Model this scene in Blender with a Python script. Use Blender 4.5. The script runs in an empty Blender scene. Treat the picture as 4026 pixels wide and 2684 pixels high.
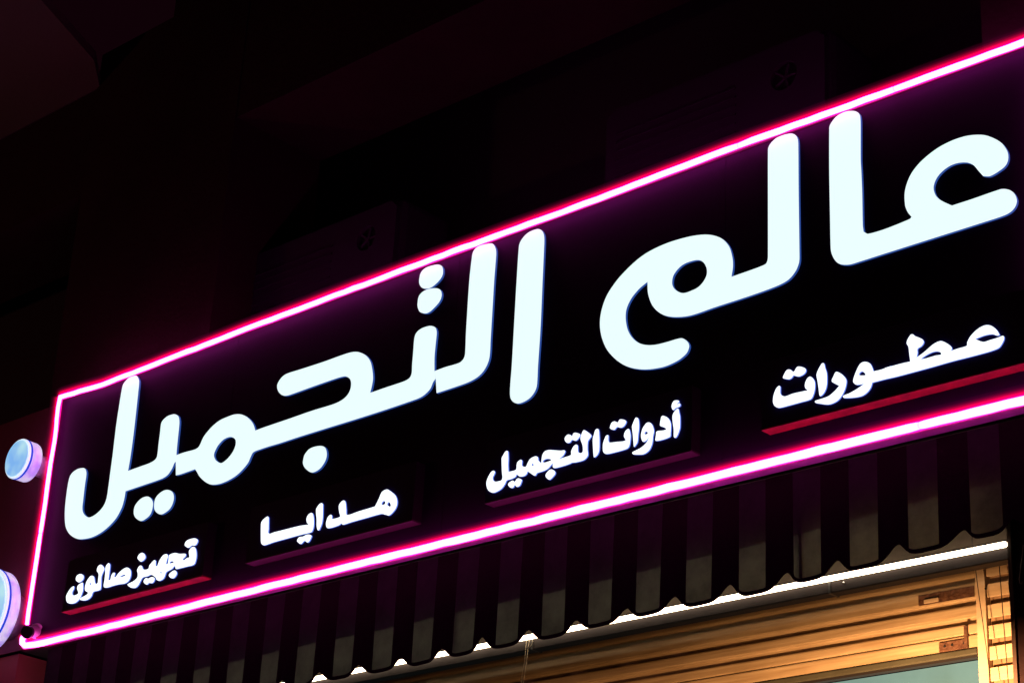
import bpy, bmesh, math, random
from mathutils import Vector, Matrix
from mathutils.geometry import tessellate_polygon
random.seed(7)
sc = bpy.context.scene
COL = sc.collection
R = math.radians

# ------------------------------------------------------------------ camera
# photograph: 4026 x 2684, focal length 8010 px, principal point at its centre
CX, CY, F = 2013.0, 1342.0, 8009.67
AX = Vector((0.73506, 0.23600, 0.63560))      # world X, Y, Z axes seen from the camera
AY = Vector((0.67602, -0.32666, -0.66052))
AZ = Vector((0.05174, 0.91520, -0.39966))
CAM = Vector((0.0, -4.6015, 1.6))
cd = bpy.data.cameras.new('camera')
cam = bpy.data.objects.new('camera', cd)
COL.objects.link(cam)
rot = Matrix((AX, AY, AZ))                     # rows: camera -> world
cam.matrix_world = Matrix.Translation(CAM) @ rot.to_4x4()
cd.sensor_width = 36.0
cd.lens = F / 4026.0 * 36.0
cd.clip_start = 0.05
cd.clip_end = 500.0
sc.camera = cam

# ------------------------------------------------------------------ night sky
w = bpy.data.worlds.new('World'); sc.world = w; w.use_nodes = True
bg = w.node_tree.nodes['Background']
bg.inputs[0].default_value = (1.0, 0.12, 0.42, 1)
bg.inputs[1].default_value = 0.0045
sc.view_settings.view_transform = 'Standard'
sc.view_settings.look = 'None'
sc.view_settings.exposure = 0.0
sc.view_settings.gamma = 1.0
sc.view_settings.use_curve_mapping = False
sc.cycles.max_bounces = 6
sc.cycles.transparent_max_bounces = 24
sc.cycles.use_denoising = True
sc.cycles.sample_clamp_indirect = 4.0


# ------------------------------------------------------------------ helpers
def at(px, py, y):
    """the point of the vertical plane Y = y that the photograph shows at (px, py)"""
    d = rot @ Vector((px - CX, -(py - CY), -F))
    return CAM + d * ((y - CAM.y) / d.y)


def mat(name, color, rough=0.6, metal=0.0, emit=None, estr=1.0, noise=None, bump=0.0, bscale=60, spec=0.5, trans=None):
    m = bpy.data.materials.new(name); m.use_nodes = True
    nt = m.node_tree; b = nt.nodes['Principled BSDF']
    b.inputs['Base Color'].default_value = (*color, 1)
    b.inputs['Roughness'].default_value = rough
    b.inputs['Metallic'].default_value = metal
    b.inputs['Specular IOR Level'].default_value = spec
    if emit:
        b.inputs['Emission Color'].default_value = (*emit, 1)
        b.inputs['Emission Strength'].default_value = estr
    if noise:
        sc_, amt, c2 = noise
        tc = nt.nodes.new('ShaderNodeTexCoord'); n = nt.nodes.new('ShaderNodeTexNoise')
        n.inputs['Scale'].default_value = sc_; n.inputs['Detail'].default_value = 6
        n.inputs['Roughness'].default_value = 0.65
        rp = nt.nodes.new('ShaderNodeValToRGB')
        rp.color_ramp.elements[0].position = 0.35; rp.color_ramp.elements[1].position = 0.68
        rp.color_ramp.elements[0].color = (*color, 1)
        rp.color_ramp.elements[1].color = (*[color[i] * (1 - amt) + c2[i] * amt for i in range(3)], 1)
        nt.links.new(tc.outputs['Object'], n.inputs['Vector'])
        nt.links.new(n.outputs['Fac'], rp.inputs['Fac'])
        nt.links.new(rp.outputs['Color'], b.inputs['Base Color'])
    if bump:
        tc = nt.nodes.new('ShaderNodeTexCoord'); n = nt.nodes.new('ShaderNodeTexNoise')
        n.inputs['Scale'].default_value = bscale; n.inputs['Detail'].default_value = 5
        bp = nt.nodes.new('ShaderNodeBump'); bp.inputs['Strength'].default_value = bump
        bp.inputs['Distance'].default_value = 0.01
        nt.links.new(tc.outputs['Object'], n.inputs['Vector'])
        nt.links.new(n.outputs['Fac'], bp.inputs['Height'])
        nt.links.new(bp.outputs['Normal'], b.inputs['Normal'])
    if trans:
        t = nt.nodes.new('ShaderNodeBsdfTranslucent'); t.inputs[0].default_value = (*trans, 1)
        ad = nt.nodes.new('ShaderNodeAddShader')
        out = nt.nodes['Material Output']
        nt.links.new(b.outputs[0], ad.inputs[0]); nt.links.new(t.outputs[0], ad.inputs[1])
        nt.links.new(ad.outputs[0], out.inputs['Surface'])
    return m


def glow(name, color, strength):
    m = bpy.data.materials.new(name); m.use_nodes = True
    nt = m.node_tree; nt.nodes.clear()
    o = nt.nodes.new('ShaderNodeOutputMaterial'); e = nt.nodes.new('ShaderNodeEmission')
    e.inputs[0].default_value = (*color, 1); e.inputs[1].default_value = strength
    nt.links.new(e.outputs[0], o.inputs['Volume'])
    return m


def link(name, me, m, parent=None):
    o = bpy.data.objects.new(name, me); COL.objects.link(o)
    for x in (m if isinstance(m, (list, tuple)) else [m]):
        if x is not None: me.materials.append(x)
    if parent: o.parent = parent
    return o


def bmobj(name, bm, m, parent=None, smooth=False):
    bmesh.ops.recalc_face_normals(bm, faces=bm.faces)
    me = bpy.data.meshes.new(name); bm.to_mesh(me); bm.free()
    if smooth:
        for p in me.polygons: p.use_smooth = True
    return link(name, me, m, parent)


def tag(o, label=None, cat=None, group=None, kind=None):
    if label: o['label'] = label
    if cat: o['category'] = cat
    if group: o['group'] = group
    if kind: o['kind'] = kind
    return o


def thing(name, label, cat, loc=(0, 0, 0), group=None):
    o = bpy.data.objects.new(name, None); COL.objects.link(o); o.location = loc
    o.empty_display_size = 0.1
    return tag(o, label, cat, group)


def local(o, parent):
    """keep a mesh that was built in world coordinates where it stands under a parent"""
    o.parent = parent
    o.matrix_parent_inverse = Matrix.Translation(parent.location).inverted()
    return o


def add_box(bm, x0, x1, y0, y1, z0, z1, bev=0.0):
    vs = [bm.verts.new((x, y, z)) for x in (x0, x1) for y in (y0, y1) for z in (z0, z1)]
    fs = [(0, 1, 3, 2), (4, 6, 7, 5), (0, 4, 5, 1), (2, 3, 7, 6), (0, 2, 6, 4), (1, 5, 7, 3)]
    new = [bm.faces.new([vs[i] for i in f]) for f in fs]
    if bev:
        es = list({e for f in new for e in f.edges})
        bmesh.ops.bevel(bm, geom=es, offset=bev, segments=2, profile=0.6, affect='EDGES')


def box(name, x0, x1, y0, y1, z0, z1, m, parent=None, bev=0.0):
    bm = bmesh.new(); add_box(bm, x0, x1, y0, y1, z0, z1, bev)
    o = bmobj(name, bm, m)
    if parent: local(o, parent)
    return o


def add_tube(bm, pts, r, n=14, cap=True):
    pts = [Vector(p) for p in pts]; rings = []
    for i, p in enumerate(pts):
        a = pts[max(i - 1, 0)]; b = pts[min(i + 1, len(pts) - 1)]
        t = (b - a).normalized()
        ref = Vector((0, 1, 0)) if abs(t.y) < 0.9 else Vector((0, 0, 1))
        u = t.cross(ref).normalized(); v = t.cross(u)
        rr = r[i] if isinstance(r, list) else r
        rings.append([bm.verts.new(p + u * rr * math.cos(2 * math.pi * k / n) + v * rr * math.sin(2 * math.pi * k / n)) for k in range(n)])
    for a, b in zip(rings, rings[1:]):
        for k in range(n):
            bm.faces.new((a[k], a[(k + 1) % n], b[(k + 1) % n], b[k]))
    if cap:
        bm.faces.new(rings[0][::-1]); bm.faces.new(rings[-1])


def tube(name, pts, r, m, parent=None, n=14):
    bm = bmesh.new(); add_tube(bm, pts, r, n)
    o = bmobj(name, bm, m, smooth=True)
    if parent: local(o, parent)
    return o


def smooth_loop(pts, sub=5):
    """closed Catmull-Rom through the points; a third value marks a corner"""
    n = len(pts); out = []
    P = [Vector((p[0], p[1])) for p in pts]; c = [len(p) > 2 for p in pts]
    for i in range(n):
        p1, p2 = P[i], P[(i + 1) % n]; L = (p2 - p1).length
        if L < 1e-6: continue
        def tan(k):
            a, b, q = P[k - 1], P[(k + 1) % n], P[k]
            d1, d2 = (q - a).length, (b - q).length
            if d1 < 1e-6 or d2 < 1e-6: return (b - a).normalized()
            t = (q - a) * d1 + (b - q) * d2
            return t.normalized() if t.length > 1e-6 else (b - a).normalized()
        t1 = (p2 - p1).normalized() if c[i] else tan(i)
        t2 = (p2 - p1).normalized() if c[(i + 1) % n] else tan((i + 1) % n)
        for s in range(sub):
            u = s / sub
            h = (2 * u**3 - 3 * u**2 + 1, u**3 - 2 * u**2 + u, -2 * u**3 + 3 * u**2, u**3 - u**2)
            out.append(p1 * h[0] + t1 * L * h[1] + p2 * h[2] + t2 * L * h[3])
    return out


def slab(name, loops, y0, y1, mats, parent=None):
    """loops of (x, z): outline then holes; front face at y0, back at y1; mats = [front, sides]"""
    bm = bmesh.new()
    l3 = [[Vector((p[0], p[1], 0)) for p in L] for L in loops]
    flat = [p for L in l3 for p in L]
    fr = [bm.verts.new((p.x, y0, p.y)) for p in flat]; bk = [bm.verts.new((p.x, y1, p.y)) for p in flat]
    for a, b, c in tessellate_polygon(l3):
        if len({a, b, c}) < 3: continue
        try:
            f = bm.faces.new((fr[a], fr[b], fr[c])); f.material_index = 0
            g = bm.faces.new((bk[c], bk[b], bk[a])); g.material_index = len(mats) - 1
        except ValueError:
            pass
    k = 0
    for L in l3:
        n = len(L)
        for i in range(n):
            a, b = k + i, k + (i + 1) % n
            try:
                f = bm.faces.new((fr[a], fr[b], bk[b], bk[a])); f.material_index = len(mats) - 1
            except ValueError:
                pass
        k += n
    o = bmobj(name, bm, mats)
    if parent: local(o, parent)
    return o


def traced(pts, crop, y, sub=5):
    """an outline noted on an enlargement (x0, y0, scale) of the photograph, as (x, z) on plane Y = y"""
    x0, y0, s = crop
    out = []
    for p in smooth_loop(pts, sub):
        q = at(x0 + p.x / s, y0 + p.y / s, y); out.append((q.x, q.z))
    return out


# ------------------------------------------------------------------ materials
M_panel = mat('black_acrylic', (0.016, 0.0015, 0.017), rough=0.6, spec=0.05, bump=0.12, bscale=9)
M_strip = mat('dark_frame_strip', (0.05, 0.006, 0.03), rough=0.6, spec=0.1)
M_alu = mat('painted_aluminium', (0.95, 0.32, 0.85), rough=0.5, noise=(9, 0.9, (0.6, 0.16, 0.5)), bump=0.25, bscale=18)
M_face = mat('lit_white_acrylic', (0.06, 0.06, 0.06), rough=0.3, emit=(0.84, 1.0, 1.02), estr=1.0)
M_ret = mat('letter_return', (0.03, 0.05, 0.10), rough=0.4, emit=(0.02, 0.06, 0.27), estr=1.2)
M_sret = mat('lettering_return', (0.1, 0.12, 0.2), rough=0.5, emit=(0.10, 0.16, 0.60), estr=1.6)
M_small = mat('lit_white_lettering', (0.06, 0.06, 0.06), rough=0.3, emit=(0.92, 1.0, 1.05), estr=1.35)
M_box = mat('caption_box_acrylic', (0.05, 0.02, 0.08), rough=0.6, spec=0.06)
M_bside = mat('caption_box_side', (0.012, 0.002, 0.010), rough=0.7, spec=0.05)
M_redge = mat('red_glow_edge', (0.13, 0.002, 0.006), rough=0.5, noise=(20, 0.5, (0.5, 0.01, 0.03)))  # red neon glow on the ledge put into its colour
M_pedge = mat('dim_glow_edge', (0.03, 0.002, 0.014), rough=0.5, noise=(20, 0.5, (0.022, 0.002, 0.012)))  # ledges with weaker glow: the dimmer light put into the colour
M_core = mat('neon_core', (0.4, 0.1, 0.3), emit=(1.0, 0.132, 0.86), estr=8.0)
M_joint = mat('neon_joint', (0.6, 0.3, 0.5), rough=0.4, emit=(1.0, 0.45, 0.85), estr=1.7)
M_g1 = glow('neon_halo_a', (1.0, 0.02, 0.62), 38)  # emissive volumes imitating the halo of light around the neon tube
M_g2 = glow('neon_halo_b', (1.0, 0.0, 0.14), 26)
M_g3 = glow('neon_halo_c', (1.0, 0.0, 0.07), 17)
M_g4 = glow('neon_halo_d', (1.0, 0.0, 0.05), 8.0)
M_g5 = glow('neon_halo_e', (1.0, 0.0, 0.08), 2.4)
M_g6 = glow('neon_halo_f', (1.0, 0.0, 0.25), 0.5)
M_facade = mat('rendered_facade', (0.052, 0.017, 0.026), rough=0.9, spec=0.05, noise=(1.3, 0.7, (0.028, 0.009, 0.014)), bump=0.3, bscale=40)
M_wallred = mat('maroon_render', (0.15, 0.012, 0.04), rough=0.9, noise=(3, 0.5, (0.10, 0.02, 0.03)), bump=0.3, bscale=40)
M_recess = mat('dark_recess_render', (0.04, 0.02, 0.035), rough=0.95, bump=0.2)
M_soffit = mat('soffit_render', (0.12, 0.085, 0.07), rough=0.9, noise=(0.9, 0.5, (0.09, 0.05, 0.05)), bump=0.3)
M_ac = mat('ac_casing', (0.032, 0.017, 0.035), rough=0.7, spec=0.1, noise=(3, 0.4, (0.030, 0.016, 0.034)))
M_black = mat('black_plastic', (0.012, 0.010, 0.012), rough=0.5)
M_pinkpl = mat('pale_plastic', (0.6, 0.45, 0.55), rough=0.35)
M_dark = mat('dark_canvas', (0.005, 0.0012, 0.003), rough=0.95, bump=0.2, bscale=300, spec=0.03)
M_bind = mat('canvas_binding', (0.10, 0.07, 0.08), rough=0.9)


def canvas(name, base, tr):
    m = mat(name, base, rough=0.95, trans=tr, bump=0.3, bscale=500, spec=0.05)
    nt = m.node_tree; t = [n for n in nt.nodes if n.type == 'BSDF_TRANSLUCENT'][0]
    tc = nt.nodes.new('ShaderNodeTexCoord'); n = nt.nodes.new('ShaderNodeTexNoise')
    n.inputs['Scale'].default_value = 11; n.inputs['Detail'].default_value = 8; n.inputs['Roughness'].default_value = 0.7
    rp = nt.nodes.new('ShaderNodeValToRGB')
    rp.color_ramp.elements[0].position = 0.3; rp.color_ramp.elements[1].position = 0.75
    rp.color_ramp.elements[0].color = (*[c * 0.5 for c in tr], 1); rp.color_ramp.elements[1].color = (*[c * 1.3 for c in tr], 1)
    nt.links.new(tc.outputs['Object'], n.inputs['Vector']); nt.links.new(n.outputs['Fac'], rp.inputs['Fac'])
    nt.links.new(rp.outputs['Color'], t.inputs[0])
    return m


M_light = canvas('pale_canvas', (0.010, 0.007, 0.008), (0.044, 0.047, 0.040))
M_tubelamp = mat('fluorescent_tube', (0.8, 0.8, 0.8), emit=(1.0, 0.80, 0.55), estr=8)
M_rail = mat('rail_metal', (0.020, 0.015, 0.017), rough=0.7, spec=0.15, noise=(5, 0.6, (0.030, 0.022, 0.022)), bump=0.2, bscale=30)
M_backboard = mat('beige_back_board', (0.11, 0.078, 0.058), rough=0.8, noise=(6, 0.7, (0.06, 0.045, 0.033)))
M_glass = mat('lit_shop_glass', (0.03, 0.06, 0.06), rough=0.12)
M_cord = mat('pale_cord', (0.85, 0.72, 0.52), rough=0.8)
M_dcord = mat('dark_cable', (0.03, 0.015, 0.015), rough=0.6)
M_hw = mat('rusty_hardware', (0.06, 0.022, 0.014), rough=0.6, noise=(60, 0.8, (0.16, 0.08, 0.05)), bump=0.5, bscale=120)
M_bottombar = mat('shutter_bottom_bar', (0.06, 0.06, 0.045), rough=0.5, noise=(9, 0.6, (0.03, 0.028, 0.02)))
M_lback = mat('brown_backing', (0.30, 0.19, 0.11), rough=0.6, noise=(25, 0.7, (0.16, 0.09, 0.05)))
M_pillar = mat('brown_pillar', (0.020, 0.009, 0.011), rough=0.7, noise=(4, 0.6, (0.014, 0.006, 0.008)), bump=0.3, spec=0.1)


def wood(name, a, b):
    """ribbed sheet metal in weathered yellow-brown paint: streaks along the slat"""
    m = mat(name, a, rough=0.42)
    nt = m.node_tree; bs = nt.nodes['Principled BSDF']
    tc = nt.nodes.new('ShaderNodeTexCoord'); mp = nt.nodes.new('ShaderNodeMapping')
    mp.inputs['Scale'].default_value = (2.2, 40, 60)
    n = nt.nodes.new('ShaderNodeTexNoise'); n.inputs['Scale'].default_value = 1.6; n.inputs['Detail'].default_value = 8
    rp = nt.nodes.new('ShaderNodeValToRGB')
    rp.color_ramp.elements[0].position = 0.3; rp.color_ramp.elements[1].position = 0.72
    rp.color_ramp.elements[0].color = (*b, 1); rp.color_ramp.elements[1].color = (*a, 1)
    n2 = nt.nodes.new('ShaderNodeTexNoise'); n2.inputs['Scale'].default_value = 4.0; n2.inputs['Detail'].default_value = 6
    mx = nt.nodes.new('ShaderNodeMix'); mx.data_type = 'RGBA'; mx.blend_type = 'MULTIPLY'
    mx.inputs[0].default_value = 0.3
    nt.links.new(tc.outputs['Object'], mp.inputs[0]); nt.links.new(mp.outputs[0], n.inputs['Vector'])
    nt.links.new(n.outputs['Fac'], rp.inputs['Fac']); nt.links.new(tc.outputs['Object'], n2.inputs['Vector'])
    r2 = nt.nodes.new('ShaderNodeValToRGB'); r2.color_ramp.elements[0].position = 0.32; r2.color_ramp.elements[1].position = 0.6
    r2.color_ramp.elements[0].color = (0.45, 0.40, 0.36, 1)
    nt.links.new(n2.outputs['Fac'], r2.inputs['Fac'])
    nt.links.new(rp.outputs['Color'], mx.inputs[6]); nt.links.new(r2.outputs['Color'], mx.inputs[7])
    nt.links.new(mx.outputs[2], bs.inputs['Base Color'])
    bp = nt.nodes.new('ShaderNodeBump'); bp.inputs['Strength'].default_value = 0.25; bp.inputs['Distance'].default_value = 0.004
    nt.links.new(n.outputs['Fac'], bp.inputs['Height']); nt.links.new(bp.outputs[0], bs.inputs['Normal'])
    return m


M_slat = wood('shutter_paint', (0.52, 0.40, 0.26), (0.34, 0.24, 0.14))
M_guide = wood('guide_paint', (0.66, 0.52, 0.38), (0.60, 0.46, 0.33))
M_louver = wood('louver_paint', (0.66, 0.50, 0.34), (0.58, 0.43, 0.28))

# shop glass: the pane itself glows mottled teal, imitating a lit room behind it
nt = M_glass.node_tree; bs = nt.nodes['Principled BSDF']
tc = nt.nodes.new('ShaderNodeTexCoord'); n = nt.nodes.new('ShaderNodeTexNoise')
n.inputs['Scale'].default_value = 5; n.inputs['Detail'].default_value = 5
rp = nt.nodes.new('ShaderNodeValToRGB')
rp.color_ramp.elements[0].position = 0.3; rp.color_ramp.elements[1].position = 0.75
rp.color_ramp.elements[0].color = (0.075, 0.17, 0.18, 1); rp.color_ramp.elements[1].color = (0.14, 0.28, 0.29, 1)
nt.links.new(tc.outputs['Object'], n.inputs['Vector']); nt.links.new(n.outputs['Fac'], rp.inputs['Fac'])
nt.links.new(rp.outputs['Color'], bs.inputs['Emission Color']); bs.inputs['Emission Strength'].default_value = 0.95

# ------------------------------------------------------------------ ground and building
YF = 0.107                                     # plane of the facade, just behind the sign box
g = bmesh.new(); add_box(g, -60, 60, -60, 60, -0.3, 0.0)
tag(bmobj('pavement', g, mat('dark_paving', (0.10, 0.09, 0.09), rough=0.8, noise=(3, 0.5, (0.06, 0.055, 0.06)), bump=0.4)), kind='structure')

bld = thing('shop_building', 'dark rendered shop building with deep recesses above the neon sign', 'building', (-5, 0.2, 0))
XL, XR = -12.0, 3.0
# wall behind and around the sign, below the recesses
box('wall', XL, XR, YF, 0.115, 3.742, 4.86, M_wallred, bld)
box('lintel', -6.26, XR, YF, 0.6, 5.955, 6.68, M_facade, bld)
box('lintel', XL, -7.37, YF, 0.6, 5.93, 6.50, M_facade, bld)
box('pilaster', -7.367, -6.263, YF - 0.006, 0.6, 4.862, 6.685, M_facade, bld)
box('pilaster', -2.635, 3.0, YF - 0.012, 0.11, 4.862, 5.953, M_facade, bld)
box('recess_wall', XL, XR, 0.95, 1.1, 3.9, 6.60, M_recess, bld)
box('recess_ledge', XL, XR, 0.12, 0.94, 4.78, 4.855, M_facade, bld)
box('upper_wall', -6.88, XR, 0.14, 0.6, 6.69, 9.5, M_facade, bld)
# pale soffit of the projecting storey at upper left
sof = bmesh.new()
zz = 6.506
pp = [(-12, YF), (-7.36, YF), (-7.18, -0.06), (-6.80, -0.82), (-7.2, -2.2), (-12, -2.2)]
lo = [sof.verts.new((x, y, zz)) for x, y in pp]; hi = [sof.verts.new((x, y, zz + 0.05)) for x, y in pp]
sof.faces.new(lo); sof.faces.new(hi[::-1])
for i in range(len(pp)):
    j = (i + 1) % len(pp); sof.faces.new((lo[i], lo[j], hi[j], hi[i]))
local(bmobj('soffit', sof, M_soffit), bld)
# shop front below: side walls and inner ceiling
box('shop_front_wall', XL, -7.35, 0.13, 0.4, 0.0, 3.738, mat('red_brown_render', (0.34, 0.05, 0.06), rough=0.9, noise=(4, 0.5, (0.2, 0.03, 0.04))), bld)
box('inner_wall', -7.34, XR, 0.62, 0.8, 0.0, 3.74, M_recess, bld)
box('inner_ceiling', -7.34, XR, 0.13, 0.615, 3.745, 3.85, M_recess, bld)

# dark pillar to the right of the shutter
pl = thing('shop_pillar', 'dark brown pillar right of the lit shutter, under the awning', 'pillar', (-2.4, 0.3, 0))
box('shaft', -2.730, -1.9, 0.30, 0.60, 0.0, 3.70, M_pillar, pl, bev=0.006)
box('edge_trim', -2.744, -2.732, 0.295, 0.33, 0.0, 3.62, mat('pillar_trim', (0.10, 0.06, 0.05), rough=0.5), pl)

# ------------------------------------------------------------------ the sign
SX0, SX1, SZ0, SZ1 = -7.118, -2.40, 3.725, 4.808
sign = thing('shop_sign', 'long black shop sign with big white lit Arabic lettering and a pink neon border', 'sign', (-4.8, 0.05, 3.712))
# sheet panels side by side with fine joints
xs = [SX0 + 0.012, -5.93, -4.71, -3.52, SX1 - 0.012]
for a, b in zip(xs, xs[1:]):
    box('face_panel', a + 0.0008, b - 0.0008, 0.0, 0.010, SZ0 + 0.012, SZ1 - 0.012, M_panel, sign)
fb = bmesh.new()
add_box(fb, SX0, SX1, 0.012, 0.104, SZ0, SZ1)
local(bmobj('sign_case', fb, M_alu), sign)
for a in ((SX0, SX1, SZ1 - 0.011, SZ1), (SX0, SX1, SZ0, SZ0 + 0.011)):
    box('frame_strip', a[0], a[1], -0.003, 0.011, a[2], a[3], M_strip, sign, bev=0.002)
for a in ((SX0, SX0 + 0.011), (SX1 - 0.011, SX1)):
    box('frame_strip', a[0], a[1], -0.003, 0.011, SZ0 + 0.012, SZ1 - 0.012, M_strip, sign, bev=0.002)

# neon border ---------------------------------------------------------------
YT = -0.030


def wob(pts_px, y=YT, step=0.05, amp=0.0012, seed=1):
    rnd = random.Random(seed); P = [at(px, py, y) for px, py in pts_px]; out = []
    for a, b in zip(P, P[1:]):
        k = max(1, int((b - a).length / step))
        for i in range(k):
            q = a.lerp(b, i / k)
            out.append(q + Vector((0, rnd.uniform(-1, 1) * amp, rnd.uniform(-1, 1) * amp)))
    out.append(P[-1]); return out


def neon(px, r, off, seed, joints=()):
    pts = wob(px, seed=seed)
    L = [0.0]
    for a, b in zip(pts, pts[1:]): L.append(L[-1] + (b - a).length)
    cuts = [0.0] + list(joints) + [L[-1]]
    def cut(s0, s1):
        seg = []
        def P(s):
            for i in range(len(L) - 1):
                if L[i] <= s <= L[i + 1] + 1e-9: return pts[i].lerp(pts[i + 1], (s - L[i]) / max(L[i + 1] - L[i], 1e-9))
            return pts[-1]
        seg.append(P(s0))
        for i, l in enumerate(L):
            if s0 + 0.004 < l < s1 - 0.004: seg.append(pts[i])
        seg.append(P(s1)); return seg
    for a, b in zip(cuts, cuts[1:]):
        e0 = 0.0 if a == 0 else 0.003; e1 = 0.0 if b == L[-1] else 0.003
        seg = cut(a + e0, b - e1)
        rr = [r * random.uniform(0.95, 1.06) for _ in seg]
        if b != L[-1]: rr[-1] = r * 0.86
        if a != 0: rr[0] = r * 0.86
        tube('neon_tube', seg, rr, M_core, sign)
    for j in joints:
        s = cut(j - 0.003, j + 0.003); tube('tube_joint', [s[0], s[-1]], r * 0.84, M_joint, sign)
    o = Vector((off[0], 0.0, off[1]))
    base = pts[::3] + ([pts[-1]] if (len(pts) - 1) % 3 else [])
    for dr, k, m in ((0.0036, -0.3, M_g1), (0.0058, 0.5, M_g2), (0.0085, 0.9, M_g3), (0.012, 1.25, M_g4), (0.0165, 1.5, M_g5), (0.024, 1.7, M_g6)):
        tube('halo_volume', [p + o * k for p in base], r + dr, m, sign, n=18)  # added glow shells stand in for the neon's halo, not a solid part


top_px = [(237, 1561), (262, 1553), (400, 1512), (1000, 1280), (1700, 1018), (2300, 801), (2905, 571), (3400, 393), (4026, 166), (4110, 135)]
bot_px = [(92, 2503), (87, 2514), (87, 2526), (98, 2536), (136, 2532), (204, 2516), (534, 2436), (1000, 2318), (2430, 1965), (3575, 1683), (4026, 1573), (4100, 1555)]
left_px = [(237, 1561), (229, 1600), (214, 1733), (199, 1821), (178, 1974), (146, 2184), (134, 2262), (119, 2354), (106, 2453)]


def dist(px, upto):
    P = [at(a, b, YT) for a, b in px]; s = 0
    for i in range(len(P) - 1):
        seg = (P[i + 1] - P[i]).length
        if px[i][0] <= upto <= px[i + 1][0]: return s + seg * (upto - px[i][0]) / (px[i + 1][0] - px[i][0])
        s += seg
    return s


neon(top_px, 0.0093, (0, 0.006), 3, [dist(top_px, 2905), dist(top_px, 3525)])
neon(bot_px, 0.0115, (0, 0.005), 5, [dist(bot_px, 3620)])
neon(left_px, 0.0075, (-0.008, 0), 8, [0.62])
rt = [Vector((SX1 + 0.01, YT, z)) for z in (3.70, 3.9, 4.1, 4.3, 4.5, 4.7, 4.81)]
tube('neon_tube', rt, 0.009, M_core, sign)
tube('halo_volume', rt, 0.018, M_g2, sign)
# cable stand-off at the lower left corner
ca, cb = at(105, 2484, -0.085), at(147, 2480, 0.0)
ax = (ca - cb).normalized()
for nm, p0, p1, rr, mm in (('standoff_base', cb - ax * 0.004, cb + ax * 0.012, 0.032, M_pinkpl), ('standoff_sleeve', cb + ax * 0.0125, ca - ax * 0.020, 0.022, M_pinkpl), ('standoff_cap', ca - ax * 0.0195, ca, 0.0255, M_black)):
    b = bmesh.new(); add_tube(b, [p0, p1], rr, 32)
    local(bmobj(nm, b, mm), sign)

# big lettering ---------------------------------------------------------------
CA, CB, CC, CD, CE, CFc = (3200, 400, 2.24), (2300, 500, 1.568), (1600, 850, 1.96), (1000, 1200, 2.24), (700, 1550, 3.92), (220, 1450, 2.24)
YL = -0.011
BIG = []
ain_alef = [(135,235),(150,190),(200,130),(270,92),(340,82),(385,95),(408,130),(412,220),(412,500),(418,620),(425,800),(430,1080),(438,1145,1),(480,1163),(600,1130),(720,1085),(840,1035),(860,1015,1),(825,970),(803,910),(800,800),(830,690),(880,600),(960,510),(1080,415),(1200,350),(1320,308),(1430,292),(1530,302),(1640,355),(1700,430),(1712,500),(1690,560),(1640,605),(1555,655),(1490,655,1),(1450,610),(1400,555),(1330,535),(1240,548),(1160,590),(1090,660),(1055,745),(1070,820),(1120,870),(1215,915,1),(1400,855),(1640,772),(1715,775),(1765,810),(1788,870),(1770,930),(1720,980),(1640,1015),(1500,1060),(1200,1155),(900,1250),(600,1345),(380,1415),(300,1435),(220,1425),(170,1370),(148,1290),(142,1000),(135,600)]
lam_meem = [(1128,140),(1145,100),(1190,62),(1265,40),(1305,58),(1315,110),(1317,400),(1322,780),(1318,840),(1290,900),(1240,950),(1150,992),(1000,1045),(800,1110),(660,1158),(560,1170),(480,1155),(420,1105),(390,1030),(385,953,1),(330,1000),(280,1065),(252,1140),(258,1230),(290,1295),(345,1335),(420,1342),(500,1325),(590,1300),(630,1320),(642,1355),(620,1400),(560,1445),(470,1480),(350,1492),(240,1465),(150,1390),(105,1300),(92,1200),(110,1100),(150,1010),(230,905),(350,795),(480,725),(620,680),(740,662),(830,680),(885,730),(908,800),(912,860),(903,922,1),(1010,885),(1090,855),(1120,835),(1128,790),(1128,500)]
lam_hole = [(537,960),(550,905),(600,850),(670,822),(720,825),(750,870),(745,925),(705,980),(650,1010),(600,1022),(555,1000)]
alef = [(862,240),(880,185),(930,130),(1000,100),(1040,112),(1058,160),(1056,260),(1045,500),(1030,850),(1010,1150),(1003,1290),(985,1350),(940,1405),(870,1440),(820,1430),(795,1385),(797,1290),(808,1150),(825,850),(845,500)]
lam2 = [(500,320),(515,265),(560,228),(650,210),(678,235),(688,280),(683,360),(672,500),(660,700),(645,950),(637,1080),(610,1160),(560,1225),(490,1270),(400,1305),(228,1362,1),(222,1250,1),(212,1192,1),(300,1160),(400,1130),(440,1090),(450,1030),(455,900),(470,650),(482,480)]


def full(pts, crop):
    x0, y0, s = crop
    return [(x0 + p[0] / s, y0 + p[1] / s, *p[2:]) for p in pts]


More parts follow.
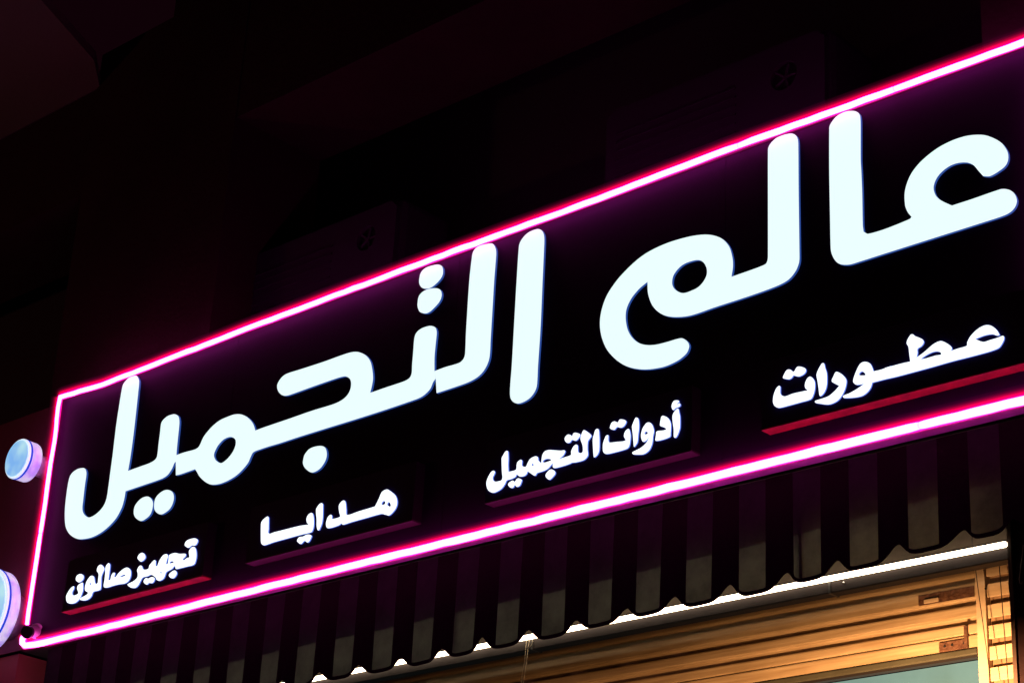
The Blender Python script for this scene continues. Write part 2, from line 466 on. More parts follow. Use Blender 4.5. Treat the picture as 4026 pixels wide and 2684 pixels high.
ta_meem = full([(1586,578,1),(1587,450),(1598,330),(1606,250),(1600,205),(1575,185),(1535,182),(1470,205),(1425,245),(1408,300),(1400,400),(1390,520),(1385,600),(1360,645),(1300,675),(1150,725),(1050,760),(1020,768,1),(1035,710),(1045,640),(1038,560),(1020,490),(980,440),(920,412),(860,412),(780,435),(600,500),(400,565),(290,600),(240,635),(205,690),(203,735),(225,775),(265,795),(320,785),(500,720),(700,650),(790,625),(835,640),(852,680),(845,740),(815,795),(760,840),(680,875),(500,930),(300,1000),(100,1068)], CD) \
    + full([(1190,555,1),(1165,470),(1120,400),(1050,340),(960,305),(860,310),(760,345),(650,395),(550,470),(460,565),(390,660),(345,760),(310,815),(250,850),(100,890)], CE) \
    + full([(1061,757,1),(1055,815,1),(1056,935,1),(1100,925)], CFc) \
    + full([(262,1150,1),(290,1190),(330,1260),(400,1330),(480,1378),(560,1388),(660,1370),(780,1320),(900,1245),(1000,1150),(1080,1050),(1120,960),(1160,890),(1250,850),(1400,800)], CE) \
    + full([(224,1213),(400,1155),(640,1080),(900,1000),(1150,920),(1400,835),(1480,800),(1545,740),(1575,675),(1597,645,1)], CD)
meem_hole = [(555,920),(575,860),(620,780),(700,695),(790,655),(860,670),(890,720),(880,800),(840,890),(770,980),(700,1040),(650,1055),(590,1020),(560,970)]
ya_lam = [(1061,757,1),(1065,700),(1075,600),(1087,480),(1082,425),(1060,402),(1030,398),(975,420),(930,470),(917,560),(905,650),(895,740),(880,790),(830,825),(750,855),(635,896,1),(655,780),(680,600),(700,430),(725,200),(733,110),(715,65),(690,60),(640,80),(595,130),(580,180),(560,300),(530,500),(500,750),(480,900),(460,1050),(445,1140),(415,1210),(360,1270),(295,1305),(250,1280),(233,1230),(240,1150),(255,1020),(268,930),(262,885),(235,870),(180,885),(130,930),(108,1000),(90,1120),(78,1250),(82,1370),(110,1440),(165,1485),(230,1497),(330,1475),(430,1415),(520,1325),(575,1230),(600,1150),(613,1075,1),(760,1025),(920,970),(980,935),(1020,880),(1042,830),(1055,815,1)]
FULL = (0, 0, 1.0)
for loops in (((ain_alef, CA),), ((lam_meem, CB), (lam_hole, CB)), ((alef, CC),), ((lam2, CC),), ((ta_meem, FULL), (meem_hole, CE)), ((ya_lam, CFc),)):
    slab('letter', [traced(p, c_, YL) for p, c_ in loops], YL, -0.002, [M_face, M_ret], sign)
dots = [([(95,480),(110,430),(150,395),(215,375),(260,378),(278,410),(272,460),(235,510),(180,552),(125,555),(97,525)], CC),
        ([(82,665),(95,610),(140,570),(200,555),(250,562),(268,600),(255,650),(215,700),(160,745),(105,740),(84,705)], CC),
        ([(685,1250),(700,1195),(750,1140),(810,1122),(850,1160),(852,1215),(830,1280),(780,1325),(740,1335),(695,1300)], CFc),
        ([(865,1190),(880,1130),(930,1080),(985,1063),(1030,1090),(1037,1150),(1010,1220),(960,1265),(915,1278),(872,1245)], CFc),
        ([(430,1360),(445,1310),(490,1260),(560,1238),(615,1245),(637,1290),(632,1350),(600,1410),(560,1450),(505,1470),(455,1440),(430,1400)], CD)]
for p, c_ in dots:
    slab('letter_dot', [traced(p, c_, YL)], YL, -0.002, [M_face, M_ret], sign)

# captions on raised boxes ------------------------------------------------------
YC = -0.046
CG, CH, CI, CJ, CK, CLc = (240, 2080, 4.2), (1000, 1900, 3.92), (1890, 1700, 5.88), (2240, 1560, 5.113), (3020, 1400, 4.523), (3480, 1250, 4.523)
cap1 = [
 [([(83,1110),(100,1060),(150,980),(205,935),(212,975),(185,1030),(190,1080),(230,1085),(285,1050),(265,980),(280,920),(350,875),(362,900),(360,1000),(335,1080),(300,1150),(240,1205),(180,1222),(120,1215),(90,1180)], CG)],
 [([(243,815),(260,765),(310,735),(360,750),(372,795),(350,840),(300,872),(255,850)], CG)],
 [([(310,1150),(330,1125),(400,1090),(445,1045),(400,1010),(395,950),(420,860),(470,785),(510,762),(545,790),(560,885),(600,890),(612,830),(620,730),(590,680),(610,610),(655,580),(690,605),(715,650),(690,710),(665,780),(660,900),(650,985),(600,1010),(530,1030),(500,1100),(450,1150),(390,1170),(330,1165)], CG), ([(470,890),(485,880),(495,900),(480,915)], CG)],
 [([(705,945),(715,850),(730,720),(735,620),(780,555),(808,585),(800,680),(785,800),(785,832),(812,830),(830,760),(860,715),(890,720),(885,790),(940,730),(1010,665),(1080,628),(1130,650),(1152,700),(1145,780),(1110,850),(1050,890),(950,905),(850,930),(770,955)], CG), ([(975,785),(1020,750),(1065,745),(1050,765)], CG)],
 [([(1095,905,1),(1130,885),(1200,850),(1260,790),(1265,720),(1255,670),(1290,605),(1330,600),(1360,660),(1440,650),(1460,590),(1530,510),(1560,515),(1562,600),(1590,600),(1620,520),(1680,430),(1740,405),(1765,440),(1748,500),(1730,580,1),(1765,560,1),(1775,490),(1790,420),(1880,388),(1960,402),(2050,400),(2055,440),(2010,505),(2080,470),(2120,455),(2110,370),(2140,310),(2190,285),(2225,330),(2235,420),(2225,500),(2190,580),(2080,610),(1960,640),(1895,650),(1880,600),(1830,650),(1740,700),(1715,760),(1690,810),(1630,845),(1580,830),(1560,790),(1490,745),(1430,770),(1350,790),(1310,850),(1280,910),(1230,960),(1160,960),(1110,930)], CG), ([(1790,556),(1820,525),(1862,532),(1840,550)], CG), ([(1635,712),(1650,700),(1665,715),(1650,724)], CG)],
 [([(1262,465),(1290,410),(1345,385),(1388,430),(1385,480),(1325,530),(1280,500)], CG)],
 [([(1362,850),(1400,800),(1440,810),(1490,785),(1540,800),(1535,850),(1500,885),(1450,880),(1420,908),(1380,890)], CG)],
 [([(1780,745),(1830,695),(1880,675),(1910,720),(1890,770),(1850,805),(1800,790)], CG)],
 [([(2040,250),(2070,190),(2130,160),(2200,145),(2250,165),(2252,210),(2215,262),(2160,262),(2110,300),(2065,285)], CG)],
]
cap2 = [
 [([(102,620),(130,560),(200,505),(220,530),(218,700),(222,770),(300,750),(500,700),(700,650),(835,630),(810,600),(803,540),(830,480),(880,450),(905,480),(915,560),(912,660),(895,720),(870,750),(700,790),(500,845),(300,900),(160,948),(110,925),(100,850)], CH)],
 [([(658,875),(690,825),(750,815),(810,785),(875,795),(870,840),(825,905),(770,880),(720,928),(675,905)], CH)],
 [([(950,405),(990,330),(1030,300),(1055,320),(1053,500),(1040,610),(1000,710),(975,715),(960,650),(960,550)], CH)],
 [([(1105,600),(1130,520),(1175,478),(1195,500),(1200,545),(1320,512),(1310,450),(1300,350),(1330,290),(1380,258),(1405,300),(1415,400),(1432,485),(1600,430),(1850,355),(1870,330),(1920,230),(1965,130),(2035,90),(2080,105),(2170,180),(2200,270),(2190,350),(2150,420),(2080,488),(2030,480),(1950,465),(1750,520),(1500,590),(1370,632),(1340,608,1),(1300,640),(1200,675),(1130,685),(1108,655)], CH), ([(1958,310),(1995,265),(2020,300),(1985,328)], CH), ([(2048,325),(2075,283),(2103,330),(2090,355)], CH)],
]
cap3 = [
 [(full([(130,1160),(160,1050),(230,920),(290,878),(323,900),(315,950),(275,1040),(300,1115),(370,1130),(495,1080),(490,900),(482,600),(500,550),(560,450),(600,418),(630,440),(637,600),(632,750),(640,905,1),(810,860),(830,750),(850,680),(920,625),(955,650),(950,755),(1000,790),(1050,780),(1090,690),(1150,600),(1260,545),(1320,570),(1330,640),(1400,710,1),(1415,560),(1460,450),(1560,402),(1700,405),(1850,415),(1930,405),(1950,440),(1900,530),(1790,618,1),(1900,580),(2080,520),(2090,430),(2130,340)], CI)
   + full([(95,972),(140,955),(160,990),(165,1095),(200,1125),(250,1115),(265,1060),(255,960),(215,830),(260,690),(290,665),(340,690),(432,770),(400,830),(360,900),(355,1050),(365,1150),(340,1210),(270,1270),(120,1310)], CJ)
   + full([(2110,690),(2050,720),(1900,770),(1750,810),(1680,810),(1665,760),(1670,695,1),(1630,740),(1550,830),(1430,890),(1300,930),(1260,990),(1200,970),(1090,895),(1060,950),(1000,1000),(900,1010),(835,965),(800,1020),(700,1070),(600,1100),(560,1180),(480,1290),(370,1360),(280,1385),(190,1345),(145,1270)], CI), FULL),
  ([(1435,683),(1500,607),(1630,618),(1560,668)], CI), ([(1175,740),(1200,715),(1225,740),(1200,765)], CI)],
 [([(632,1205),(660,1150),(740,1105),(785,1135),(850,1055),(940,1080),(940,1130),(900,1220),(830,1250),(790,1205),(750,1265),(690,1270)], CI)],
 [([(1497,990),(1540,910),(1610,850),(1680,865),(1722,920),(1700,980),(1600,1083),(1540,1060)], CI)],
 [([(1940,160),(1960,90),(2020,42),(2085,60),(2110,90),(2140,20),(2190,0),(2280,25),(2300,60),(2250,140),(2190,185),(2110,165),(2060,225),(1990,230)], CI)],
 [([(462,850),(490,740),(520,655),(575,648),(590,760),(595,900),(590,1060),(560,1150),(500,1210),(480,1190),(470,1050)], CJ)],
 [([(665,1050),(670,930),(720,790),(765,762),(775,800),(775,870),(800,915),(950,900),(1120,875),(1088,790),(1110,700),(1160,645),(1195,650),(1220,770),(1210,900),(1190,990),(1140,1040),(1000,1085),(820,1130),(730,1142),(680,1110)], CJ)],
 [([(808,600),(840,520),(900,488),(965,510),(1000,455),(1060,450),(1125,475),(1128,520),(1080,590),(1020,615),(950,600),(900,655),(850,652),(812,630)], CJ)],
 [([(1250,600),(1270,530),(1320,420),(1365,422),(1385,480),(1392,600),(1375,750),(1360,900),(1320,970),(1290,998),(1280,900),(1268,750)], CJ)],
 [([(1432,760),(1460,640),(1510,560),(1560,513),(1620,520),(1665,580),(1690,680),(1670,800),(1655,930),(1600,1060),(1500,1140),(1400,1155),(1280,1150),(1258,1115),(1300,1085),(1420,1025),(1520,940),(1575,860),(1592,800,1),(1550,860),(1480,900),(1445,850)], CJ), ([(1500,730),(1530,692),(1568,710),(1560,740),(1520,752)], CJ)],
 [([(1812,560),(1830,440),(1850,385),(1900,382),(1970,420),(2020,500),(2032,600),(2025,720),(2010,800),(1850,860),(1735,880),(1720,850),(1735,760),(1750,690),(1850,675),(1940,650),(1900,610),(1830,585)], CJ)],
 [([(2065,380),(2100,300),(2170,232),(2195,300),(2215,400),(2215,600),(2190,700),(2150,790),(2110,818),(2090,780),(2090,650),(2070,500)], CJ)],
 [([(2050,210),(2050,160),(2070,110),(2110,70),(2185,70),(2190,105),(2150,145),(2205,125),(2220,170),(2180,203),(2120,225),(2080,262)], CJ)],
]
cap4 = [
 [([(85,780),(100,680),(140,580),(190,525),(215,545),(215,650),(240,695),(310,712),(450,660),(700,605),(665,570),(652,510),(680,420),(735,362),(790,390),(828,460),(828,580),(800,690),(750,765),(600,810),(400,865),(200,915),(120,885),(90,830)], CK)],
 [([(262,370),(300,290),(340,240),(400,240),(440,275),(470,260),(510,195),(560,183),(640,205),(672,250),(640,310),(560,355),(490,350),(450,340),(420,380),(370,408),(280,395)], CK)],
 [([(860,330),(890,240),(950,135),(990,125),(1010,200),(1040,300),(1045,450),(1030,560),(990,650),(930,708),(910,680),(895,550),(875,420)], CK)],
 [([(1130,440),(1160,360),(1200,282),(1250,285),(1320,330),(1385,410),(1385,500),(1350,620),(1280,740),(1200,810),(1080,855),(950,845),(840,825),(840,790),(950,755),(1080,705),(1190,610),(1265,525,1),(1190,485)], CK)],
 [(full([(1328,715),(1360,690),(1450,655),(1580,580),(1680,510),(1710,487,1),(1640,500),(1570,505),(1520,470),(1513,420),(1540,330),(1600,190),(1660,115),(1740,100),(1810,130),(1850,200),(1872,268,1),(2000,240),(2200,170)], CK)
   + full([(0,887),(271,812),(448,772,1),(430,640),(415,510),(382,450),(400,380),(450,300),(490,288),(530,320),(650,370),(685,430),(640,500),(575,545),(575,620),(555,705,1),(700,600),(850,470),(980,408),(1080,440),(1165,500),(1185,550),(1150,590,1),(1300,540),(1450,495),(1460,430),(1520,320),(1640,200),(1770,130),(1880,135),(1980,210),(2035,300,1),(1990,310),(1900,285),(1760,310),(1600,372,1),(1740,425),(1850,395),(2000,350),(2095,315),(2115,360),(2090,430),(2030,520),(1940,565),(1800,610),(1500,690),(1200,765),(850,865),(500,960),(200,1040),(0,1085)], CLc)
   + full([(1850,467,1),(1820,560),(1750,650),(1650,710),(1500,735),(1360,740)], CK), FULL),
  ([(1615,325),(1670,268),(1735,325),(1680,342)], CK), ([(645,733),(740,652),(890,592),(1003,630),(900,665)], CLc)],
]
CAPS = [(cap1, (243, 2404), (795, 2265), M_redge), (cap2, (965, 2212), (1620, 2050), M_pedge),
        (cap3, (1906, 1978), (2718, 1762), M_pedge), (cap4, (2994, 1690), (4090, 1430), M_redge)]
for glyphs, l, r_, em in CAPS:
    a, b = at(*l, YC + 0.001), at(*r_, YC + 0.001)
    x0, x1, z0 = a.x, b.x, 3.8395
    z0 = a.z
    bx = slab('caption_box', [[(x0, z0 + 0.004), (x1, z0 + 0.004), (x1, z0 + 0.215), (x0, z0 + 0.215)]], YC + 0.001, -0.001, [M_box, M_bside], sign)
    led = box('ledge', x0, x1, YC - 0.001, -0.0015, z0 - 0.002, z0 + 0.0035, em)
    led.parent = bx; led.matrix_parent_inverse = bx.matrix_world.inverted()
    for gl in glyphs:
        o = slab('lettering', [traced(p, c_, YC - 0.004, 3) for p, c_ in gl], YC - 0.004, YC + 0.0005, [M_small, M_sret])
        o.parent = bx
bpy.context.view_layer.update()
for bx in [o for o in sign.children if o.name.startswith('caption_box')]:
    for ch in bx.children:
        ch.matrix_parent_inverse = bx.matrix_world.inverted()

# ------------------------------------------------------------------ round lit discs left of the sign
M_dface = mat('disc_face', (0.5, 0.6, 0.7), rough=0.25, emit=(0.36, 0.72, 1.0), estr=0.85, noise=None)
nt = M_dface.node_tree; bs = nt.nodes['Principled BSDF']
tc = nt.nodes.new('ShaderNodeTexCoord'); n = nt.nodes.new('ShaderNodeTexNoise'); n.inputs['Scale'].default_value = 9; n.inputs['Detail'].default_value = 2
rp = nt.nodes.new('ShaderNodeValToRGB'); rp.color_ramp.elements[0].position = 0.35; rp.color_ramp.elements[1].position = 0.65
rp.color_ramp.elements[0].color = (0.22, 0.52, 1.0, 1); rp.color_ramp.elements[1].color = (0.52, 0.88, 1.0, 1)
nt.links.new(tc.outputs['Object'], n.inputs['Vector']); nt.links.new(n.outputs['Fac'], rp.inputs['Fac']); nt.links.new(rp.outputs['Color'], bs.inputs['Emission Color'])
M_dside = mat('disc_side', (0.6, 0.5, 0.8), rough=0.35, emit=(0.50, 0.40, 1.0), estr=0.75)
nt = M_dside.node_tree; bs = nt.nodes['Principled BSDF']
tc = nt.nodes.new('ShaderNodeTexCoord'); n = nt.nodes.new('ShaderNodeTexNoise'); n.inputs['Scale'].default_value = 14; n.inputs['Detail'].default_value = 3
rp = nt.nodes.new('ShaderNodeValToRGB'); rp.color_ramp.elements[0].position = 0.35; rp.color_ramp.elements[1].position = 0.68
rp.color_ramp.elements[0].color = (0.36, 0.26, 0.95, 1); rp.color_ramp.elements[1].color = (0.88, 0.80, 1.0, 1)
nt.links.new(tc.outputs['Object'], n.inputs['Vector']); nt.links.new(n.outputs['Fac'], rp.inputs['Fac']); nt.links.new(rp.outputs['Color'], bs.inputs['Emission Color'])
M_drim = mat('disc_rim_white', (0.7, 0.7, 0.8), rough=0.3, emit=(0.75, 0.88, 1.0), estr=0.9)
M_dline = mat('disc_blue_seam', (0.02, 0.05, 0.4), rough=0.4, emit=(0.01, 0.06, 0.70), estr=0.8)


def disc(x, z, r, label):
    t = thing('round_light', label, 'wall light', (x, YF, z), 'round lit discs beside the sign')
    def lathe(nm, prof, m, n=56):
        bm = bmesh.new(); rings = []
        for y, rr in prof:
            rings.append([bm.verts.new((rr * math.cos(2 * math.pi * k / n), y - YF, rr * math.sin(2 * math.pi * k / n))) for k in range(n)])
        for a, b in zip(rings, rings[1:]):
            for k in range(n): bm.faces.new((a[k], a[(k + 1) % n], b[(k + 1) % n], b[k]))
        bm.faces.new(rings[0]); bm.faces.new(rings[-1][::-1])
        o = bmobj(nm, bm, m, t)
        for p in o.data.polygons: p.use_smooth = len(p.vertices) == 4
        return o
    lathe('face', [(-0.056, r * 0.90), (-0.052, r * 0.925)], M_dface)
    lathe('rim', [(-0.0515, r * 0.975), (-0.048, r), (-0.0425, r)], M_drim)
    lathe('seam', [(-0.042, r * 1.004), (-0.0325, r * 1.004)], M_dline)
    lathe('body', [(-0.032, r * 0.99), (0.012, r * 0.985), (0.018, r * 0.96)], M_dside)
    lathe('mounting_stem', [(0.019, r * 0.5), (YF - 0.001, r * 0.55)], M_pinkpl)
    return t


disc(-7.312, 4.556, 0.090, 'small round pale blue light beside the upper left edge of the neon border')
disc(-7.395, 3.895, 0.180, 'large round pale blue light beside the lower left corner of the neon border')

# ------------------------------------------------------------------ air conditioners in the recess above
ac0 = None


def make_ac(x, label):
    t = thing('air_conditioner', label, 'air conditioner', (x, 0.3, 4.857), 'outdoor air conditioner units above the sign')
    W, H, D = 0.98, 0.53, 0.30
    bm = bmesh.new(); add_box(bm, 0, W, 0.03, D, 0, H, 0.03)
    bmobj('casing', bm, M_ac, t)
    n = 40; cx, cz, rr = 0.80, H - 0.14, 0.055
    bm = bmesh.new()
    out = [(W * 0 + 0.02, 0.02), (W - 0.02, 0.02), (W - 0.02, H - 0.02), (0.02, H - 0.02)]
    bm.free()
    o = slab('front_plate', [[(0.012, 0.012), (W - 0.012, 0.012), (W - 0.012, H - 0.045), (W - 0.045, H - 0.012), (0.045, H - 0.012), (0.012, H - 0.045)],
                             [(cx + rr * math.cos(2 * math.pi * k / n), cz + rr * math.sin(2 * math.pi * k / n)) for k in range(n)][::-1]],
             0.008, 0.029, [M_ac]); o.parent = t
    bm = bmesh.new(); add_tube(bm, [(cx, 0.0275, cz), (cx, 0.0265, cz)], rr, 32)
    bmobj('fan_recess', bm, M_black, t)
    bm = bmesh.new()
    for k in range(5):
        a = k * 2 * math.pi / 5
        add_tube(bm, [(cx, 0.022, cz), (cx + rr * 0.85 * math.cos(a), 0.018, cz + rr * 0.85 * math.sin(a))], 0.006, 6)
    bmobj('fan', bm, M_ac, t)
    bm = bmesh.new()
    for k in range(11):
        add_box(bm, 0.06, 0.60, 0.002, 0.007, 0.06 + k * 0.035, 0.066 + k * 0.035)
    tag(bmobj('grille', bm, M_ac, t), kind='stuff')
    return t


make_ac(-6.375, 'long grey air conditioner unit standing in the recess above the left half of the sign')
make_ac(-4.315, 'long grey air conditioner unit standing in the recess above the right half of the sign')

# ------------------------------------------------------------------ striped awning
YA = 0.122
bot = [(1501,2632),(1657,2605),(1823,2570),(1982,2538),(2167,2500),(2352,2455),(2545,2412),(2749,2373),(2960,2329),(3171,2276),(3389,2228),(3634,2163),(3872,2103)]
bot.insert(0, (1336, 2661))
pk = [(1258,2637),(1408,2608),(1574,2579),(1740,2544),(1899,2500),(2078,2470),(2263,2431),(2466,2385),(2656,2340),(2870,2291),(3091,2243),(3292,2196),(3534,2134),(3790,2076),(3983,2032)]
KEY = sorted([(at(*p, YA).x, at(*p, YA).z, 0) for p in bot] + [(at(*p, YA).x, at(*p, YA).z, 1) for p in pk])
P0, PITCH = -5.088, 0.1985                     # centre of one light stripe, light-to-light pitch
while KEY[0][0] > -7.5:                        # carry the scallops on to the left end
    x, z, k = KEY[0]
    KEY.insert(0, (x - PITCH / 2, (3.352 if k else 3.392), 1 - k))
while KEY[-1][0] < -1.5:
    x, z, k = KEY[-1]
    KEY.append((x + PITCH / 2, (3.405 if k else 3.447), 1 - k))


def hem(x):
    for (a, za, ka), (b, zb, kb) in zip(KEY, KEY[1:]):
        if a <= x <= b:
            u = (x - a) / (b - a)
            if ka == 0: u_ = u ** 2.3                   # tongue keeps a broad flat bottom
            else: u_ = 1 - (1 - u) ** 2.3
            s = 0.5 - 0.5 * math.cos(math.pi * u_)
            return za + (zb - za) * s
    return 3.40


def seam(x):
    P = [(-8, 3.492), (-5.9, 3.500), (-4.6, 3.506), (-3.9, 3.511), (-3.3, 3.527), (-2.7, 3.553), (-1.5, 3.60)]
    for (a, za), (b, zb) in zip(P, P[1:]):
        if a <= x <= b: return za + (zb - za) * (x - a) / (b - a)
    return 3.5


def billow(x, z):
    d = 3.70 - z
    return YA + 0.0035 * math.sin(x * 7.3 + 1.1) * d / 0.3 + 0.0022 * math.sin(x * 31.6) * d / 0.3


aw = thing('shop_awning', 'scalloped fabric awning with black and pale stripes hanging below the neon sign', 'awning', (-4.8, YA, 3.70))
AX0, AX1 = -7.14, -1.9
k0 = int(math.floor((AX0 - P0) / (PITCH / 2))) - 1
LW = 0.099
stripes = []
k = k0
while True:
    xc = P0 + k * PITCH / 2
    w2 = LW / 2 if k % 2 == 0 else (PITCH - LW) / 2
    k += 1
    if xc + w2 < AX0 + 0.02: continue
    if xc - w2 > AX1: break
    stripes.append((xc, w2, (k - 1) % 2 == 0))
for xc, w2, lightone in stripes:
    jx = random.uniform(-0.0015, 0.0015)
    bm = bmesh.new(); nx, nz = 22, 10; G = []
    x0, x1 = max(xc - w2, AX0), xc + w2
    for i in range(nx + 1):
        x = x0 + (x1 - x0) * i / nx; h = hem(x) + 0.0005; col = []
        for j in range(nz + 1):
            z = 3.722 + (h - 3.722) * j / nz
            col.append(bm.verts.new((x + (jx * j / nz if 0 < i < nx else 0), billow(x, z), z)))
        G.append(col)
    for i in range(nx):
        for j in range(nz):
            bm.faces.new((G[i][j], G[i + 1][j], G[i + 1][j + 1], G[i][j + 1]))
    local(bmobj('pale_stripe' if lightone else 'black_stripe', bm, M_light if lightone else M_dark, smooth=True), aw)
# dark binding tape along the scalloped hem
bm = bmesh.new(); prev = None
x = AX0
while x < AX1:
    h = hem(x); y = billow(x, h) - 0.0012
    cur = [bm.verts.new((x, y, h - 0.005)), bm.verts.new((x, y, h + 0.0075)), bm.verts.new((x, y + 0.003, h + 0.0075)), bm.verts.new((x, y + 0.003, h - 0.005))]
    if prev:
        for i in range(4): bm.faces.new((prev[i], prev[(i + 1) % 4], cur[(i + 1) % 4], cur[i]))
    prev = cur; x += 0.003
local(bmobj('hem_binding', bm, M_dark), aw)
# light-tight backing behind the upper part of the cloth
bm = bmesh.new(); prev = None
x = AX0
while x < AX1:
    s = (seam(x) + 0.35 * 3.4365) / 1.35; y0 = YA + 0.045
    cur = [bm.verts.new((x, y0, s)), bm.verts.new((x, y0, 3.735)), bm.verts.new((x, y0 + 0.006, 3.735)), bm.verts.new((x, y0 + 0.006, s))]
    if prev:
        for i in range(4): bm.faces.new((prev[i], prev[(i + 1) % 4], cur[(i + 1) % 4], cur[i]))
    prev = cur; x += 0.12
local(bmobj('backing_board', bm, M_black), aw)
# upright arms of the awning frame, seen as dark bars through the lit cloth
for px, py in ((1803, 2500), (3159, 2180), (765, 2640)):
    q = at(px, py, YA + 0.02)
    box('frame_arm', q.x - 0.007, q.x + 0.007, YA + 0.008, YA + 0.022, 3.385, 3.70, M_black, aw)
for px0, py0, px1, py1 in ((2190, 2475, 2205, 2440), (2905, 2330, 3010, 2305)):
    pass

# ------------------------------------------------------------------ strip lamp and its rail
lamp = thing('strip_lamp', 'long glowing white strip lamp on a grey rail behind the scalloped awning hem', 'lamp', (-4.8, 0.31, 3.43))
tube('light_tube', [(-7.1, 0.297, 3.4365), (-2.752, 0.297, 3.4365), (-2.744, 0.297, 3.4365)], [0.0085, 0.0085, 0.005], M_tubelamp, lamp, n=16)
box('rail', -7.2, -2.748, 0.309, 0.352, 3.3955, 3.4290, M_rail, lamp, bev=0.003)
box('upper_lip', -7.2, -2.748, 0.3525, 0.3595, 3.4655, 3.4700, M_black, lamp)
for x in (-3.35, -4.55, -5.75, -6.9):
    box('joint_clip', x - 0.004, x + 0.004, 0.3065, 0.355, 3.394, 3.4300, M_black, lamp)
box('back_board', -7.2, -2.733, 0.36, 0.38, 3.430, 3.742, M_backboard, lamp)
q = at(3312, 2287, 0.30)
bm = bmesh.new(); bmesh.ops.create_uvsphere(bm, u_segments=12, v_segments=8, radius=0.0035)
bmesh.ops.translate(bm, verts=bm.verts, vec=Vector((q.x, 0.3065, q.z)))
local(bmobj('screw', bm, mat('bright_screw', (0.9, 0.9, 0.9), rough=0.2, metal=0.6)), lamp)

# ------------------------------------------------------------------ roller shutter
sh = thing('roller_shutter', 'yellow-brown ribbed roller shutter half rolled up above the shop glass', 'shutter', (-4.0, 0.52, 3.2))
YS = 0.50
X0, X1 = -7.2, -2.965


def slat(x0, x1, ztop, h, m, parent, face=0.56, name='slat'):
    """one rib: a proud flat face above and a recessed sloping web below"""
    zf = ztop - h * face
    prof = [(-0.006, ztop), (-0.0075, ztop - 0.004), (-0.0075, zf + 0.002), (-0.004, zf), (0.0085, zf - 0.001), (0.0095, zf - 0.003), (0.0095, ztop - h + 0.002), (0.008, ztop - h + 0.0006), (0.022, ztop - h + 0.0006), (0.022, ztop)]
    bm = bmesh.new()
    a = [bm.verts.new((x0, YS + y, z)) for y, z in prof]; b = [bm.verts.new((x1, YS + y, z)) for y, z in prof]
    for i in range(len(prof)):
        j = (i + 1) % len(prof); bm.faces.new((a[i], b[i], b[j], a[j]))
    bm.faces.new(a[::-1]); bm.faces.new(b)
    return local(bmobj(name, bm, m), parent)


zt = [3.522, 3.467, 3.412, 3.345, 3.290, 3.2565]
slat(X0, X1, 3.522, 0.055, M_slat, sh)
slat(X0, X1, 3.4665, 0.054, M_slat, sh)
slat(X0, X1, 3.412, 0.066, M_slat, sh, face=0.62)
slat(X0, X1, 3.3455, 0.055, M_slat, sh, face=0.53)
slat(X0, X1, 3.290, 0.033, M_slat, sh, face=0.86)
slat(X0, X1, 3.2565, 0.040, M_slat, sh, face=0.97)
box('bottom_rail', X0, X1, YS - 0.014, YS + 0.02, 3.196, 3.2155, M_bottombar, sh, bev=0.004)
box('rubber_seal', X0, X1, YS - 0.010, YS + 0.012, 3.188, 3.1955, M_black, sh)
box('housing', X0, X1, YS - 0.03, YS + 0.10, 3.524, 3.74, M_recess, sh)
# lock plates
q0, q1 = at(3610, 2333, YS - 0.01), at(3837, 2355, YS - 0.01)
box('lock_plate', q0.x, -2.968, YS - 0.0105, YS - 0.0075, 3.370, 3.402, M_hw, sh, bev=0.001)
box('lock_bolt', -3.135, -3.085, YS - 0.018, YS - 0.011, 3.372, 3.384, M_guide, sh, bev=0.002)
q = at(3693, 2520, YS - 0.01); q2 = at(3800, 2500, YS - 0.01)
box('bottom_lock', q.x, q2.x, YS - 0.013, YS - 0.0075, 3.219, 3.247, M_hw, sh, bev=0.001)
box('lock_tongue', q2.x - 0.004, q2.x + 0.006, YS - 0.018, YS - 0.0075, 3.218, 3.285, M_hw, sh, bev=0.001)
for i, dx in enumerate((0.02, 0.045, 0.085)):
    bm = bmesh.new(); add_tube(bm, [(q.x + dx, YS - 0.015, 3.234), (q.x + dx, YS - 0.0132, 3.234)], 0.004, 10)
    local(bmobj('rivet', bm, M_black), sh)

# lit glass below the shutter
gl = thing('shop_window', 'teal lit glass pane of the shop front below the rolled shutter', 'window', (-4.0, 0.52, 2.0))
box('glass_pane', X0, X1, 0.515, 0.521, 0.5, 3.186, M_glass, gl)
q = at(3690, 2597, 0.512)
bm = bmesh.new(); bmesh.ops.create_uvsphere(bm, u_segments=14, v_segments=8, radius=1.0)
for v in bm.verts: v.co = Vector((q.x + v.co.x * 0.009, 0.513 + v.co.y * 0.002, q.z + v.co.z * 0.0035))
local(bmobj('glass_sticker', bm, M_black, smooth=True), gl)
box('window_sill', X0, X1, 0.50, 0.60, 0.42, 0.498, M_rail, gl)

# bright guide post and ribbed side panel
gp = thing('shutter_guide', 'bright cream guide post at the right end of the ribbed shutter', 'guide post', (-2.95, 0.5, 0))
box('post', -2.963, -2.931, 0.488, 0.53, 0.0, 3.478, M_guide, gp, bev=0.002)
q = at(3875, 2312, 0.4875)
bm = bmesh.new(); add_tube(bm, [(q.x, 0.4868, q.z), (q.x, 0.4885, q.z)], 0.0035, 12)
local(bmobj('bolt_hole', bm, M_black), gp)
lp = thing('side_panel', 'narrow cream ribbed panel between the guide post and the dark pillar', 'panel', (-2.9, 0.5, 0))
z = 3.525; i = 0
while z > 2.9:
    box('rib', -2.9285, -2.70, 0.494, 0.500, z - 0.0395, z, M_louver, lp, bev=0.0015); z -= 0.0622
box('backing_sheet', -2.9285, -2.70, 0.512, 0.516, 2.8, 3.60, M_lback, lp)
box('lower_sheet', -2.9285, -2.70, 0.50, 0.51, 0.0, z, M_louver, lp)

# ------------------------------------------------------------------ cords and cables


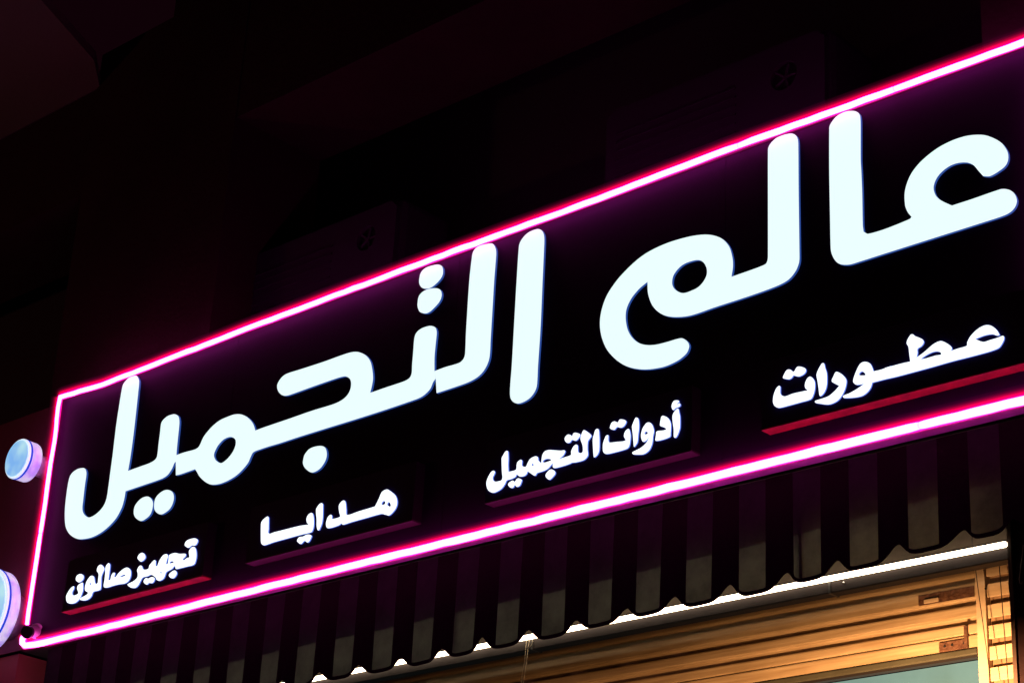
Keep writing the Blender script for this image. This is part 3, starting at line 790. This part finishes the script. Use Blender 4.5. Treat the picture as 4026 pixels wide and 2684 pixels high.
def strand(name, label, pts, r, m, cat='cord', group=None):
    o = tube(name, pts, r, m, None, n=8)
    return tag(o, label, cat, group)


def pxs(L, y): return [at(a, b, y) for a, b in L]


cr = thing('pull_cord', 'pale doubled pull cord hanging from the strip lamp rail', 'cord', tuple(at(2068, 2515, 0.29)))
for L in ([(2070, 2513), (2066, 2552), (2062, 2600), (2052, 2650), (2044, 2760)],
          [(2081, 2512), (2076, 2548), (2071, 2590), (2066, 2625), (2058, 2680), (2052, 2760)]):
    local(tube('strand', pxs(L, 0.29), 0.0011, M_cord, n=8), cr)
local(tube('knot_loop', pxs([(2076, 2548), (2089, 2534), (2095, 2520), (2093, 2512)], 0.289), 0.0011, M_cord, n=8), cr)
strand('cable', 'thin dark cable slanting down across the bright guide post', pxs([(3832, 2205), (3842, 2290), (3862, 2430), (3880, 2560), (3896, 2690), (3905, 2780)], 0.45), 0.0013, M_dcord, 'cable')
strand('cable', 'thin dark cable hanging straight down across the ribbed side panel', pxs([(3920, 2050), (3924, 2120), (3928, 2212), (3937, 2330), (3948, 2470), (3958, 2600), (3966, 2700), (3970, 2780)], 0.46), 0.0015, M_dcord, 'cable')
strand('cable', 'short dark wire above the right end of the strip lamp', pxs([(3820, 2065), (3822, 2100), (3823, 2163)], 0.284), 0.0013, M_dcord, 'cable')
strand('hook', 'slim grey hook hanging on the dark pillar at the right edge of the photo', pxs([(4023, 2140), (4018, 2190), (4012, 2240), (4007, 2275), (4010, 2292), (4017, 2294), (4019, 2284)], 0.29), 0.0012, mat('hook_metal', (0.4, 0.32, 0.34), rough=0.4), 'hook')

# ------------------------------------------------------------------ added fill lamps, out of view
def point(name, loc, color, power, radius):
    l = bpy.data.lights.new(name, 'POINT'); l.energy = power; l.color = color; l.shadow_soft_size = radius
    o = bpy.data.objects.new(name, l); COL.objects.link(o); o.location = loc; return o


wl = thing('shutter_fill_lamp', 'added warm fill lamp below the frame, lighting the shutter', 'lamp', (-2.6, 0.1, 2.72))  # unseen lamp added to stand in for shop light on the shutter
box('light_cutoff', -3.4, -2.5, -0.16, -0.004, 2.798, 2.802, M_black, wl)  # plate added to keep this light off the awning and upper slats
box('light_cutoff_back', -3.4, -2.5, -0.164, -0.161, 2.58, 2.802, M_black, wl)
tube('bracket', [(-2.7, 0.295, 2.60), (-2.8, 0.1, 2.59), (-2.95, -0.05, 2.598)], 0.012, M_black, wl)
tube('lamp_shade', [(-2.95, -0.05, 2.60), (-2.95, -0.05, 2.65), (-2.95, -0.05, 2.69)], [0.02, 0.04, 0.055], M_black, wl)
p = point('fill_light', (-2.95, -0.05, 2.75), (1.0, 0.50, 0.19), 175.0, 0.010); p.parent = wl; p.matrix_parent_inverse = Matrix.Translation(wl.location).inverted()

sl = thing('soffit_fill_lamp', 'added fill lamp out of view, brightening the soffit and facade', 'fill lamp', (-9.5, -3.6, 0))  # unseen lamp added to lift the dark soffit and facade
tube('pole', [(-9.5, -3.6, 0.0), (-9.5, -3.6, 3.3)], 0.05, M_black, sl)
tube('lamp_head', [(-9.5, -3.6, 3.3), (-9.5, -3.6, 3.36)], 0.16, M_black, sl)
p = point('fill_light', (-9.5, -3.6, 3.5), (1.0, 0.38, 0.26), 42.0, 0.1); p.parent = sl; p.matrix_parent_inverse = Matrix.Translation(sl.location).inverted()
